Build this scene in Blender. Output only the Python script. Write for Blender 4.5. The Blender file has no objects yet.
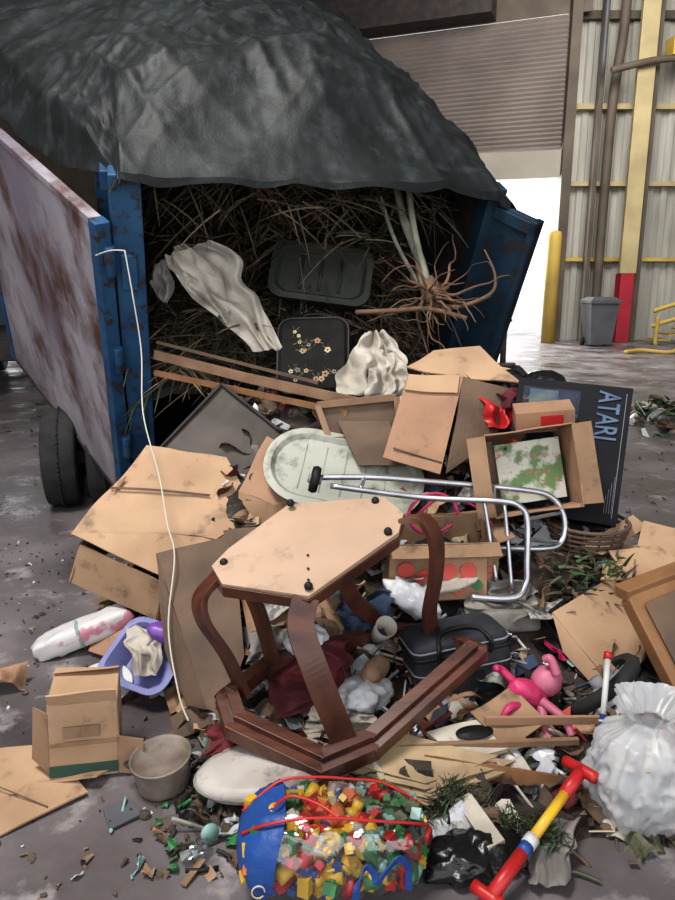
import bpy, math, random
from mathutils import Vector as V, Matrix, noise
random.seed(7)
R = random.uniform

# ------------------------------------------------------------------ materials
def mat(name, c1, c2=None, scale=4.0, rough=.75, metal=0.0, bump=0.0, bscale=None, c3=None, t3=.62, detail=6, lo=.35, hi=.65, spec=.5, stretch=None, w3=.035, bd=.02, rvar=None):
    m = bpy.data.materials.new(name); m.use_nodes = True
    nt = m.node_tree; N = nt.nodes; L = nt.links
    p = N['Principled BSDF']
    p.inputs['Roughness'].default_value = rough
    p.inputs['Metallic'].default_value = metal
    p.inputs['Specular IOR Level'].default_value = spec
    p.inputs['Base Color'].default_value = (*c1, 1)
    tc = N.new('ShaderNodeTexCoord'); mp = N.new('ShaderNodeMapping')
    L.new(tc.outputs['Object'], mp.inputs[0])
    if stretch: mp.inputs['Scale'].default_value = stretch
    if c2:
        n = N.new('ShaderNodeTexNoise'); n.inputs['Scale'].default_value = scale; n.inputs['Detail'].default_value = detail
        L.new(mp.outputs[0], n.inputs['Vector'])
        r = N.new('ShaderNodeValToRGB'); r.color_ramp.elements[0].position = lo; r.color_ramp.elements[1].position = hi
        r.color_ramp.elements[0].color = (*c1, 1); r.color_ramp.elements[1].color = (*c2, 1)
        L.new(n.outputs['Fac'], r.inputs[0]); out = r.outputs[0]
        if rvar:
            mr = N.new('ShaderNodeMapRange'); mr.inputs['From Min'].default_value=.35; mr.inputs['From Max'].default_value=.65
            mr.inputs['To Min'].default_value = rvar[0]; mr.inputs['To Max'].default_value = rvar[1]
            L.new(n.outputs['Fac'], mr.inputs['Value']); L.new(mr.outputs[0], p.inputs['Roughness'])
        if c3:
            n2 = N.new('ShaderNodeTexNoise'); n2.inputs['Scale'].default_value = scale*2.7; n2.inputs['Detail'].default_value = 9
            n2.inputs['Roughness'].default_value = .65
            L.new(mp.outputs[0], n2.inputs['Vector'])
            r2 = N.new('ShaderNodeValToRGB'); r2.color_ramp.elements[0].position = t3-w3; r2.color_ramp.elements[1].position = t3+w3
            L.new(n2.outputs['Fac'], r2.inputs[0])
            mx = N.new('ShaderNodeMixRGB'); mx.inputs[2].default_value = (*c3, 1)
            L.new(r2.outputs[0], mx.inputs[0]); L.new(out, mx.inputs[1]); out = mx.outputs[0]
        L.new(out, p.inputs['Base Color'])
    if bump:
        nb = N.new('ShaderNodeTexNoise'); nb.inputs['Scale'].default_value = bscale or scale*4; nb.inputs['Detail'].default_value = 5
        L.new(mp.outputs[0], nb.inputs['Vector'])
        b = N.new('ShaderNodeBump'); b.inputs['Strength'].default_value = bump; b.inputs['Distance'].default_value = bd
        L.new(nb.outputs['Fac'], b.inputs['Height']); L.new(b.outputs[0], p.inputs['Normal'])
    return m

CB1 = mat('cardboard_light', (.45,.30,.19), (.34,.22,.135), 3, .85, bump=.12, bscale=12, c3=(.20,.135,.09), t3=.64, w3=.07)
CB2 = mat('cardboard_mid', (.32,.205,.125), (.23,.145,.088), 4, .85, bump=.15, bscale=10, c3=(.14,.092,.06), t3=.62, w3=.07)
CB3 = mat('cardboard_dark', (.15,.098,.065), (.085,.058,.043), 4, .8, bump=.15)
CBR = mat('cardboard_red_brown', (.36,.215,.135), (.27,.155,.098), 4, .8, bump=.1, c3=(.18,.115,.075), t3=.64, w3=.07)
BLUE = mat('blue_paint', (.014,.060,.145), (.03,.10,.19), 5, .5, c3=(.04,.03,.03), t3=.58, bump=.1)
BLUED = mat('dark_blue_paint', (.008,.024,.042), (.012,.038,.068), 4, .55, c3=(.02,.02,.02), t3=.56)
PANEL = mat('rusted_white_paint', (.42,.39,.42), (.20,.175,.215), 1.1, .45, c3=(.10,.055,.045), t3=.55, w3=.09, bump=.15, bscale=14, detail=10, stretch=(1.2,1.2,.7))
DKSTEEL = mat('dark_steel', (.02,.02,.022), (.05,.035,.03), 5, .7)
RUBBER = mat('tyre_rubber', (.012,.012,.014), (.028,.027,.027), 8, .85)
RIM = mat('rim_steel', (.25,.25,.26), (.12,.11,.11), 8, .5, metal=.5)
TARP = mat('tarp_black', (.008,.010,.0105), (.017,.021,.022), 2.6, .58, bump=.3, bscale=70, spec=.38, c3=(.034,.041,.043), t3=.60, w3=.09, bd=.006)
CHROME = mat('walker_aluminium', (.50,.52,.56), (.36,.37,.40), 9, .32, metal=.85)
WOOD = mat('dark_cherry_wood', (.115,.042,.025), (.050,.020,.015), 5, .33, stretch=(1,6,1))
WOODL = mat('plank_wood', (.26,.16,.098), (.18,.105,.065), 8, .7)
WOODO = mat('orange_pine', (.25,.13,.058), (.17,.083,.038), 6, .5)
PLY = mat('raw_plywood', (.46,.32,.23), (.37,.25,.175), 2.5, .5, bump=.04, c3=(.27,.18,.125), t3=.62, w3=.07)
WHITE = mat('white_plastic', (.60,.60,.59), (.42,.42,.41), 5, .5)
BAGW = mat('white_bag_plastic', (.58,.59,.61), (.40,.41,.44), 6, .35, bump=.45, bscale=18)
CLOTH = mat('white_cloth', (.50,.46,.40), (.30,.27,.23), 5, .95, bump=.2, bscale=20)
CLOTHG = mat('grey_cloth', (.26,.245,.22), (.13,.12,.11), 6, .95, bump=.3)
DENIM = mat('denim_cloth', (.05,.075,.13), (.03,.045,.08), 6, .95, bump=.3)
TRAYM = mat('tray_plastic', (.37,.375,.325), (.26,.27,.23), 3, .5, c3=(.16,.155,.125), t3=.58, w3=.07)
BLACK = mat('black_plastic', (.010,.010,.011), (.018,.018,.019), 5, .55, spec=.3)
BAGK = mat('black_bag_plastic', (.008,.008,.009), (.014,.014,.015), 5, .3, bump=.4)
BLKBOX = mat('printed_black_card', (.006,.006,.008), (.011,.012,.017), 3, .6, c3=(.02,.028,.05), t3=.66, spec=.2)
NAVY = mat('cooler_fabric', (.018,.020,.028), (.036,.038,.048), 9, .8, bump=.2)
GREYT = mat('grey_trim', (.22,.22,.25), None)
PURP = mat('lavender_plastic', (.24,.24,.45), (.16,.17,.36), 4, .35, c3=(.14,.13,.18), t3=.62, w3=.06)
PURPD = mat('purple_plastic', (.16,.06,.30), None, rough=.4)
PINK = mat('hot_pink', (.50,.035,.13), (.36,.025,.09), 7, .5)
PINKL = mat('light_pink', (.50,.16,.23), (.40,.10,.17), 8, .5)
RED = mat('red_plastic', (.47,.022,.02), (.34,.016,.018), 6, .4)
YEL = mat('yellow_plastic', (.66,.41,.03), (.55,.32,.03), 8, .4)
GRN = mat('green_plastic', (.03,.16,.05), None, rough=.5)
BLU = mat('blue_plastic', (.018,.08,.29), (.012,.045,.19), 6, .5, bump=.3)
TEAL = mat('teal_plastic', (.22,.36,.33), None, rough=.4)
ORNG = mat('orange_card', (.55,.14,.045), (.42,.11,.04), 5, .7)
SALM = mat('tomato_red', (.50,.08,.06), None, rough=.6)
BEIGE = mat('beige_card', (.44,.37,.26), (.34,.28,.19), 5, .8)
PAPER = mat('kraft_paper_tan', (.40,.30,.18), (.26,.19,.12), 6, .8, bump=.2)
NEWS = mat('newsprint', (.38,.37,.34), (.16,.155,.15), 40, .9, lo=.45, hi=.55)
FOAM = mat('foam_board', (.52,.48,.40), (.35,.31,.26), 6, .8)
POTM = mat('rusty_pot', (.12,.088,.07), (.25,.21,.18), 7, .6, bump=.3)
SOIL = mat('dark_refuse', (.018,.014,.012), (.06,.045,.036), 9, .9, bump=.6, c3=(.12,.09,.07), t3=.62)
MAROON = mat('maroon_cloth', (.13,.022,.028), (.06,.012,.016), 6, .9, bump=.4)
F1 = mat('frond_olive', (.095,.10,.055), (.05,.055,.03), 6, .6)
F2 = mat('frond_tan', (.26,.20,.13), (.15,.115,.077), 6, .7)
F3 = mat('frond_brown', (.11,.078,.054), (.05,.038,.028), 6, .8)
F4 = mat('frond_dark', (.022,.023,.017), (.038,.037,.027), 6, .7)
ROOT = mat('root_bark', (.18,.105,.064), (.10,.06,.038), 9, .8, bump=.4)
BARK = mat('pale_trunk', (.34,.34,.27), (.21,.21,.15), 9, .8)
LEAF = mat('leaf_green', (.05,.12,.03), (.025,.07,.018), 6, .6)
ROPE = mat('white_rope', (.50,.47,.41), None, rough=.9)
CONC = mat('concrete_floor', (.075,.064,.066), (.185,.163,.170), 1.3, .5, c3=(.29,.265,.268), t3=.60, w3=.05, bump=.35, bscale=11, detail=10, rvar=(.20,.72))
SIDING = mat('corrugated_siding', (.45,.44,.40), (.27,.26,.23), .9, .6, stretch=(3,3,.35))
SHUT = mat('shutter_slats', (.22,.19,.17), (.165,.14,.128), .6, .6)
LINT = mat('lintel_paint', (.36,.33,.29), (.29,.265,.23), .8, .7)
YPAINT = mat('yellow_paint', (.55,.40,.09), (.42,.30,.08), 1.2, .6)
YPALE = mat('pale_yellow_paint', (.48,.40,.22), (.36,.29,.16), 1.2, .6)
RPAINT = mat('red_paint', (.40,.02,.04), (.30,.02,.04), 1.5, .6)
BROWNST = mat('brown_steel', (.075,.06,.048), (.12,.095,.072), 1, .7)
GREY = mat('grey_paint', (.10,.105,.12), (.07,.075,.085), 2, .6)
CEIL = mat('ceiling_panel', (.14,.13,.12), None)

def clear_mat(name,fac,tint=(.92,.94,.95,1),diff=None):
    m = bpy.data.materials.new(name); m.use_nodes = True
    nt = m.node_tree; N = nt.nodes; L = nt.links; N.clear()
    o = N.new('ShaderNodeOutputMaterial'); t = N.new('ShaderNodeBsdfTransparent')
    if diff:
        g = N.new('ShaderNodeBsdfPrincipled'); g.inputs['Base Color'].default_value=(*diff,1); g.inputs['Roughness'].default_value=.3
    else:
        g = N.new('ShaderNodeBsdfGlossy'); g.inputs['Roughness'].default_value = .15
    t.inputs[0].default_value = tint
    mx = N.new('ShaderNodeMixShader'); mx.inputs[0].default_value = fac
    L.new(t.outputs[0], mx.inputs[1]); L.new(g.outputs[0], mx.inputs[2]); L.new(mx.outputs[0], o.inputs[0])
    return m
CLEAR = clear_mat('clear_vinyl',.15)
SHEER = clear_mat('sheer_white_plastic',.50,(1,1,1,1),(.66,.67,.69))

# ------------------------------------------------------------------ mesh builder
class B:
    def __init__(s, name): s.name=name; s.v=[]; s.f=[]; s.m=[]; s.sm=[]; s.mats=[]
    def mi(s, m):
        if m not in s.mats: s.mats.append(m)
        return s.mats.index(m)
    def add(s, vs, fs, m, smooth=False):
        o=len(s.v); k=s.mi(m); s.v += [V(p) for p in vs]
        for f in fs: s.f.append([i+o for i in f]); s.m.append(k); s.sm.append(smooth)
    def done(s, parent=None, bevel=0):
        c = V((0,0,0))
        for p in s.v: c += p
        c /= max(1,len(s.v))
        me = bpy.data.meshes.new(s.name)
        me.from_pydata([tuple(p-c) for p in s.v], [], s.f)
        for m in s.mats: me.materials.append(m)
        me.polygons.foreach_set('material_index', s.m); me.polygons.foreach_set('use_smooth', s.sm)
        me.update()
        o = bpy.data.objects.new(s.name, me); o.location = c
        bpy.context.collection.objects.link(o)
        if bevel:
            b = o.modifiers.new('bevel','BEVEL'); b.width = bevel; b.segments = 2; b.limit_method='ANGLE'
        if parent:
            o.parent = parent; o.matrix_parent_inverse = Matrix.Translation(-parent.location)
        return o

def frame(O, X, Y):
    x = V(X).normalized(); z = x.cross(V(Y)).normalized(); y = z.cross(x)
    M = Matrix((x,y,z)).transposed().to_4x4(); M.translation = V(O); return M
def place(loc, rx=0, ry=0, rz=0):
    return Matrix.Translation(V(loc)) @ Matrix.Rotation(math.radians(rz),4,'Z') @ Matrix.Rotation(math.radians(ry),4,'Y') @ Matrix.Rotation(math.radians(rx),4,'X')

def box(b, M, lo, hi, m):
    x0,y0,z0 = lo; x1,y1,z1 = hi
    vs = [M@V(p) for p in ((x0,y0,z0),(x1,y0,z0),(x1,y1,z0),(x0,y1,z0),(x0,y0,z1),(x1,y0,z1),(x1,y1,z1),(x0,y1,z1))]
    b.add(vs, [(0,3,2,1),(4,5,6,7),(0,1,5,4),(1,2,6,5),(2,3,7,6),(3,0,4,7)], m)
I4 = Matrix.Identity(4)

def catmull(pts, n=8, closed=False):
    pts=[V(p) for p in pts]; out=[]
    N=len(pts)
    segs = N if closed else N-1
    for i in range(segs):
        if closed: p0,p1,p2,p3 = pts[(i-1)%N],pts[i],pts[(i+1)%N],pts[(i+2)%N]
        else: p0,p1,p2,p3 = pts[max(i-1,0)],pts[i],pts[i+1],pts[min(i+2,N-1)]
        for k in range(n):
            t=k/n
            out.append(.5*((2*p1)+(p2-p0)*t+(2*p0-5*p1+4*p2-p3)*t*t+(3*p1-p0-3*p2+p3)*t**3))
    if not closed: out.append(pts[-1])
    return out
def sweep(b, pts, prof, m, side=None, closed=False, smooth=True, taper=None, n=8, raw=False):
    P = [V(p) for p in pts] if raw else catmull(pts, n, closed)
    K=len(P); rings=[]; a=None
    for i,p in enumerate(P):
        if closed: T=(P[(i+1)%K]-P[i-1])
        else: T=P[min(i+1,K-1)]-P[max(i-1,0)]
        T.normalize()
        if side is not None: s_=V(side)
        else: s_ = a if a is not None else (V((0,0,1)) if abs(T.z)<.9 else V((1,0,0)))
        a = (s_-T*s_.dot(T)).normalized(); c=T.cross(a)
        k = taper(i/(K-1)) if taper else 1
        rings.append([p+a*(u*k)+c*(w*k) for u,w in prof])
    np_=len(prof); vs=[q for r in rings for q in r]; fs=[]
    for i in range(K if closed else K-1):
        j=(i+1)%K
        for q in range(np_):
            r=(q+1)%np_; fs.append((i*np_+q,i*np_+r,j*np_+r,j*np_+q))
    if not closed: fs.append(tuple(range(np_))[::-1]); fs.append(tuple((K-1)*np_+q for q in range(np_)))
    b.add(vs,fs,m,smooth)
def circ(r,n=10): return [(r*math.cos(2*math.pi*i/n), r*math.sin(2*math.pi*i/n)) for i in range(n)]
def rect(w,h): return [(-w/2,-h/2),(w/2,-h/2),(w/2,h/2),(-w/2,h/2)]
def tube(b, pts, r, m, closed=False, n=8, taper=None): sweep(b, pts, circ(r), m, closed=closed, n=n, taper=taper)
def lathe(b, M, prof, m, n=32, smooth=True):
    vs=[];K=len(prof)
    for i in range(n):
        a=2*math.pi*i/n
        for r,z in prof: vs.append(M@V((r*math.cos(a),r*math.sin(a),z)))
    fs=[]
    for i in range(n):
        j=(i+1)%n
        for k in range(K-1): fs.append((i*K+k,j*K+k,j*K+k+1,i*K+k+1))
    b.add(vs,fs,m,smooth)
def sp(c,e): return math.copysign(abs(c)**e,c)
def supere(b, M, a, e1, e2, m, nz=0, ns=6, seed=0, nu=36, nv=18, smooth=True):
    vs=[]
    for i in range(nv+1):
        ph=-math.pi/2+math.pi*i/nv
        for j in range(nu):
            th=2*math.pi*j/nu
            p=V((a[0]*sp(math.cos(ph),e1)*sp(math.cos(th),e2),a[1]*sp(math.cos(ph),e1)*sp(math.sin(th),e2),a[2]*sp(math.sin(ph),e1)))
            if nz:
                q=p*ns+V((seed,seed*2,0))
                p*= 1+nz*((1-abs(noise.noise(q))*3)+.5*(1-abs(noise.noise(q*2.3))*3))
            vs.append(M@p)
    fs=[]
    for i in range(nv):
        for j in range(nu):
            k=(j+1)%nu; fs.append((i*nu+j,i*nu+k,(i+1)*nu+k,(i+1)*nu+j))
    b.add(vs,fs,m,smooth)
def fgrid(b, fn, nu, nv, m, smooth=True):
    vs=[fn(i/nu,j/nv) for j in range(nv+1) for i in range(nu+1)]
    w=nu+1
    b.add(vs,[(j*w+i,j*w+i+1,(j+1)*w+i+1,(j+1)*w+i) for j in range(nv) for i in range(nu)],m,smooth)
def sheet(b, c, th, m, cr=.006, n=10, ns=5, seed=0):
    c=[V(p) for p in c]; nrm=((c[2]-c[0]).cross(c[3]-c[1])).normalized()
    def at(u,v,off):
        p=(c[0]*(1-u)+c[1]*u)*(1-v)+(c[3]*(1-u)+c[2]*u)*v
        return p+nrm*(cr*2*noise.noise(p*ns+V((seed,0,seed)))+off)
    w=n+1
    top=[at(i/n,j/n,th/2) for j in range(w) for i in range(w)]
    bot=[at(i/n,j/n,-th/2) for j in range(w) for i in range(w)]
    fs=[(j*w+i,j*w+i+1,(j+1)*w+i+1,(j+1)*w+i) for j in range(n) for i in range(n)]
    K=w*w
    fs+=[tuple(q+K for q in f[::-1]) for f in fs[:]]
    rim=[i for i in range(n)]+[n+j*w for j in range(n)]+[n*w+n-i for i in range(n)]+[(n-j)*w for j in range(n)]
    for a in range(len(rim)):
        q,r=rim[a],rim[(a+1)%len(rim)]; fs.append((q,q+K,r+K,r))
    b.add(top+bot,fs,m,False)
def poly(b, pts, th, m):
    pts=[V(p) for p in pts]; c=sum(pts,V((0,0,0)))/len(pts)
    nrm=V((0,0,0))
    for i in range(len(pts)): nrm+=(pts[i]-c).cross(pts[(i+1)%len(pts)]-c)
    nrm.normalize(); pts=[p-nrm*(p-c).dot(nrm) for p in pts]
    K=len(pts)
    vs=[p+nrm*th/2 for p in pts]+[p-nrm*th/2 for p in pts]
    fs=[tuple(range(K)),tuple(range(2*K-1,K-1,-1))]+[(i,i+K,(i+1)%K+K,(i+1)%K) for i in range(K)]
    b.add(vs,fs,m)
def cbox(b, M, w, d, h, m, m2=None, flaps=(70,110,60,120), fl=.12, th=.006, cr=.004, closed=False):
    m2=m2 or m
    c=[V((-w/2,-d/2,0)),V((w/2,-d/2,0)),V((w/2,d/2,0)),V((-w/2,d/2,0))]
    up=V((0,0,h))
    sheet(b,[M@p for p in c],th,m,cr,6)
    for i in range(4):
        j=(i+1)%4
        sheet(b,[M@c[i],M@c[j],M@(c[j]+up),M@(c[i]+up)],th,m,cr,8,seed=i)
        if closed: continue
        if flaps[i] is None: continue
        outn=(c[j]-c[i]).cross(V((0,0,1))).normalized(); a=math.radians(flaps[i])
        dvec=(V((0,0,1))*math.cos(a)+outn*math.sin(a))*fl
        sheet(b,[M@(c[i]+up),M@(c[j]+up),M@(c[j]+up+dvec),M@(c[i]+up+dvec)],th,m2,cr*2,6,seed=i+9)
    if closed: sheet(b,[M@(p+up) for p in c],th,m2,cr,6)
def text(body, M, size, m, parent, ext=.001, sx=1):
    cu=bpy.data.curves.new('t','FONT'); cu.body=body; cu.size=size; cu.extrude=ext; cu.align_x='CENTER'; cu.align_y='CENTER'; cu.offset=size*.012
    o=bpy.data.objects.new('t',cu); bpy.context.collection.objects.link(o)
    bpy.context.view_layer.update()
    me=bpy.data.meshes.new_from_object(o.evaluated_get(bpy.context.evaluated_depsgraph_get()))
    bpy.data.objects.remove(o); me.materials.clear(); me.materials.append(m)
    for v in me.vertices: v.co.x*=sx
    t=bpy.data.objects.new('printed_lettering',me); bpy.context.collection.objects.link(t)
    t.parent=parent; t.matrix_parent_inverse=Matrix.Translation(-parent.location); t.matrix_basis=M
    return t

# ------------------------------------------------------------------ building shell
b=B('floor'); fgrid(b, lambda u,v: V((-14+30*u,-6+30*v,0)), 2,2,CONC,False); b.done()
b=B('ground_outside'); fgrid(b, lambda u,v: V((-60+120*u,24+80*v,-.02)), 1,1,WHITE,False); b.done()

b=B('wall_back')
X=6.4; prof=[]
while X<16:
    prof += [(X,21.0),(X+.16,21.0),(X+.20,21.08),(X+.36,21.08)]; X+=.40
vs=[]
for x,y in prof: vs += [V((x,y,0)),V((x,y,11))]
b.add(vs,[(2*k,2*k+2,2*k+3,2*k+1) for k in range(len(prof)-1)],SIDING)
b.done()
b=B('trim_girts')
for z,m_,t in ((2.3,YPAINT,.10),(4.35,YPALE,.12),(6.35,YPALE,.14),(8.6,BROWNST,.2)):
    box(b,I4,(6.42,20.8,z-t/2),(16,20.98,z+t/2),m_)
b.done()
b=B('steel_column')
box(b,I4,(7.92,20.1,1.9),(8.22,20.4,11),YPALE); box(b,I4,(7.88,20.05,0),(8.26,20.45,1.9),RPAINT)
box(b,I4,(7.84,20.05,1.9),(8.30,20.10,11),YPALE); box(b,I4,(8.30,20.25,0),(8.5,20.5,11),BROWNST); b.done(bevel=.015)
b=B('steel_column')
box(b,I4,(7.0,20.4,0),(7.12,20.7,11),BROWNST); b.done(bevel=.02)
b=B('downspout_pipe'); tube(b,[(7.4,20.5,0.02),(7.4,20.5,6),(7.55,20.5,8.2),(7.55,20.5,11)],.13,BROWNST); b.done()
b=B('conduit_bracket')
tube(b,[(7.1,19.9,7.0),(8.3,19.9,7.25),(9.6,19.9,7.3)],.09,BROWNST); tube(b,[(6.9,20,6.9),(6.9,20,11)],.05,GREY)
box(b,I4,(8.6,19.8,7.35),(9.6,20.3,7.8),YPAINT); b.done()
A=V((6.2,20.6,0)); D=V((-.93,.36,0)).normalized()
def dw(s,z,off=0): p=A+D*s; n=V((D.y,-D.x,0)); return V((p.x,p.y,z))+ (n*off if n.y<0 else -n*off)
b=B('door_1')
zs=[5.2+k*.12 for k in range(28)]
vs=[]
for k,z in enumerate(zs):
    for zz,o in ((z,.0),(z+.06,.05),(z+.115,.0)):
        vs += [dw(-.1,zz,o),dw(14,zz,o)]
K=len(vs)//2
b.add(vs,[(2*k,2*k+1,2*k+3,2*k+2) for k in range(K-1)],SHUT)
vs=[dw(-.1,4.5,.1),dw(14,4.5,.1),dw(14,5.2,.1),dw(-.1,5.2,.1)]; b.add(vs,[(0,1,2,3)],LINT)
vs=[dw(-.1,4.5,.1),dw(14,4.5,.1),dw(14,4.5,-.1),dw(-.1,4.5,-.1)]; b.add(vs,[(0,1,2,3)],LINT)
b.done()
b=B('wall_door_side')
vs=[dw(-.5,8.56,.0),dw(20,8.56,.0),dw(20,11,.0),dw(-.5,11,.0)]; b.add(vs,[(0,1,2,3)],BROWNST)
vs=[dw(14,0,.02),dw(20,0,.02),dw(20,8.56,.02),dw(14,8.56,.02)]; b.add(vs,[(0,1,2,3)],BROWNST)
vs=[]
for s in (2.0,10):
    for z,o in ((8.6,.0),(8.6,.8),(9.5,.9),(9.5,0)): vs.append(dw(s,z,o))
b.add(vs,[(0,1,5,4),(1,2,6,5),(2,3,7,6),(0,3,2,1),(4,5,6,7)],DKSTEEL)
b.done()
b=B('trim_door_post'); box(b,I4,(6.13,20.35,0),(6.40,20.75,11),BROWNST); b.done()
b=B('bollard'); lathe(b,place((5.92,19.9,0)),[(0,0),(.19,0),(.19,2.9),(.16,3.0),(0,3.04)],YPAINT); b.done()
b=B('wall_right'); fgrid(b,lambda u,v:V((16,-6+30*u,11*v)),1,1,SIDING,False); b.done()
b=B('wall_left'); fgrid(b,lambda u,v:V((-14,-6+34*u,11*v)),1,1,BROWNST,False); b.done()
b=B('ceiling'); fgrid(b,lambda u,v:V((-14+30*u,-6+32*v,11)),1,1,CEIL,False); b.done()

b=B('wheeled_trash_bin')
M=place((6.95,18.9,0))@Matrix.Diagonal((.92,1,1,1))
for (w0,d0,z0,w1,d1,z1,mm) in ((.30,.30,.06,.40,.38,1.12,GREY),(.43,.42,1.12,.43,.42,1.2,GREY),(.41,.40,1.2,.30,.30,1.28,GREY)):
    vs=[M@V((sx*w,sy*d,z)) for (w,d,z) in ((w0,d0,z0),(w1,d1,z1)) for sx,sy in ((-1,-1),(1,-1),(1,1),(-1,1))]
    b.add(vs,[(0,3,2,1),(4,5,6,7),(0,1,5,4),(1,2,6,5),(2,3,7,6),(3,0,4,7)],mm)
for sx in (-.33,.33): lathe(b,M@place((sx,.3,.12),ry=90),[(0,-.04),(.12,-.04),(.12,.04),(0,.04)],RUBBER)
tube(b,[M@V((-.3,.45,1.0)),M@V((-.3,.55,1.08)),M@V((.3,.55,1.08)),M@V((.3,.45,1.0))],.025,GREY)
b.done(bevel=.02)
b=B('stair_guard_rail')
for z in (.75,1.15): tube(b,[(8.5,19.2,z-.25),(9.2,19.0,z),(11,19,z+.4)],.06,YPAINT)
for x in (8.6,9.4,10.4): tube(b,[(x,19.1,0),(x,19.1,.7+.2*(x-8.3))],.05,YPAINT)
for k in range(6): box(b,I4,(8.6+k*.35,19.1,.12+k*.14),(9.0+k*.35,19.8,.16+k*.14),YPAINT)
b.done()
b=B('hose'); tube(b,[(6.8,16.6,.05),(7.3,16.9,.06),(7.9,16.6,.05),(8.4,16.9,.3),(9.2,16.7,.06)],.05,YPAINT); b.done()
b=B('skid_loader')
M=place((5.3,25.5,0))
box(b,M,(-.5,-.5,.3),(.6,.5,1.0),GREY); box(b,M,(-.35,-.4,1.0),(.25,.4,1.7),DKSTEEL)
for sx in (-.35,.4): lathe(b,M@place((sx,-.55,.3),rx=90),[(0,-.1),(.3,-.1),(.3,.1),(0,.1)],RUBBER)
tube(b,[M@V((-.5,0,.9)),M@V((-1.0,0,.7)),M@V((-1.2,0,.1))],.07,DKSTEEL); box(b,M,(-1.5,-.5,.02),(-1.1,.5,.35),DKSTEEL)
b.done()
b=B('valve_stand')
tube(b,[(3.3,14,0),(3.3,14,.75),(3.4,14,.95)],.06,DKSTEEL); tube(b,[(3.3,14,.6),(3.05,14,.5),(3.0,14,.05)],.04,DKSTEEL); lathe(b,place((3.3,14,.05)),[(0,-.05),(.25,-.05),(.25,.03),(0,.03)],DKSTEEL); b.done()

# ------------------------------------------------------------------ dump trailer
Wd=V((.9636,.2672,0)); L=V((-.234,.843,.485)).normalized(); H=L.cross(-Wd).normalized()
if H.z<0: H=-H
BW=1.95; BH=2.12; BL=4.6
R0=V((-1.07,3.68,2.03))-H*1.95
def bl(w,l,h): return R0+Wd*w+L*l+H*h
MB=Matrix((Wd,L,H)).transposed().to_4x4(); MB.translation=R0
b=B('dump_trailer')
box(b,MB,(-.05,0,-.12),(BW+.05,BL,0),DKSTEEL)
box(b,MB,(-.07,0,0),(-.02,BL,BH-.05),BLUE); box(b,MB,(BW+.02,0,0),(BW+.07,BL,BH-.05),DKSTEEL)
box(b,MB,(-.07,BL,0),(BW+.07,BL+.06,BH-.05),DKSTEEL)
for k in range(9): box(b,MB,(-.14,.3+k*.5,0),(-.07,.38+k*.5,BH-.15),BLUE); box(b,MB,(BW+.07,.3+k*.5,0),(BW+.14,.38+k*.5,BH-.15),BLUED)
box(b,MB,(-.10,-.0,BH-.15),(-.02,BL,BH-.05),BLUE); box(b,MB,(BW+.02,0,BH-.15),(BW+.10,BL,BH-.05),BLUED)
box(b,MB,(-.06,-.12,-.12),(.09,.0,BH-.02),BLUE); box(b,MB,(BW-.02,-.12,-.12),(BW+.08,0,BH-.02),BLUED)
for h in (.35,1.0,1.6): lathe(b,MB@Matrix.Translation((-.08,-.16,h)),[(0,0),(.03,0),(.03,.16),(0,.16)],BLUE,12)
for h in (.5,1.5): box(b,MB,(-.03,-.14,h),(.05,-.12,h+.2),BLUE)
dl=(L*.9-Wd*.436).normalized(); nl=dl.cross(H).normalized()
Mdoor=Matrix((dl,nl,H)).transposed().to_4x4(); Mdoor.translation=bl(-.10,-.14,0)
Lw=1.9; DH=1.86
box(b,Mdoor,(.06,-.03,-.05),(Lw,.0,DH),PANEL)
box(b,Mdoor,(-.02,-.05,-.07),(.06,.03,DH+.02),BLUE); box(b,Mdoor,(Lw-.06,-.045,-.05),(Lw,.03,DH),BLUE)
box(b,Mdoor,(.05,-.036,DH-.03),(Lw,.03,DH+.012),PANEL); box(b,Mdoor,(.05,-.04,-.06),(Lw,.03,-.02),DKSTEEL)
dr=(-L*.85+Wd*.5).normalized(); nr=dr.cross(H).normalized()
Mr=Matrix((dr,nr,H)).transposed().to_4x4(); Mr.translation=bl(BW+.06,-.1,0)
box(b,Mr,(0,-.02,0),(.28,.02,BH-.1),BLUED)
for h in (0,BH-.18): box(b,Mr,(0,-.04,h),(.28,.04,h+.07),BLUED)
box(b,Mr,(.24,-.04,0),(.28,.04,BH-.1),BLUED)
hd=V((-.2672,.9636,0)); base=V((-1.33,4.59,0))
Mc=Matrix((Wd,hd,V((0,0,1)))).transposed().to_4x4(); Mc.translation=base
for w in (.45,1.4): box(b,Mc,(w-.06,.55,.42),(w+.06,6.5,.56),DKSTEEL)
for l in (.9,2.4,4,6): box(b,Mc,(.4,l,.42),(1.45,l+.1,.52),DKSTEEL)
tyre=[(.19,-.10),(.30,-.12),(.345,-.11),(.36,-.07),(.36,.07),(.345,.11),(.30,.12),(.19,.10)]
rim=[(.0,.03),(.10,.03),(.12,.07),(.17,.06),(.19,.10),(.19,-.10),(0,-.06)]
for l in (.62,1.42):
    for w in (-.56,-.26,BW+.2,BW+.48):
        Mw=Mc@Matrix.Translation((w,l,.36))@Matrix.Rotation(-math.pi/2,4,'Y')
        lathe(b,Mw,tyre,RUBBER,40); lathe(b,Mw,rim,RIM,24)
        for a_ in range(36):
            box(b,Mw@Matrix.Rotation(a_*math.pi/18,4,'Z'),(.352,-.09,-.008),(.368,.09,.008),RUBBER)
    box(b,Mc,(-.5,l-.05,.31),(BW+.45,l+.05,.41),DKSTEEL)
tube(b,[Mc@V((.95,2.0,.5)),bl(.95,3.3,-.1)],.08,DKSTEEL)
tr=b.done(bevel=.006)

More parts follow.
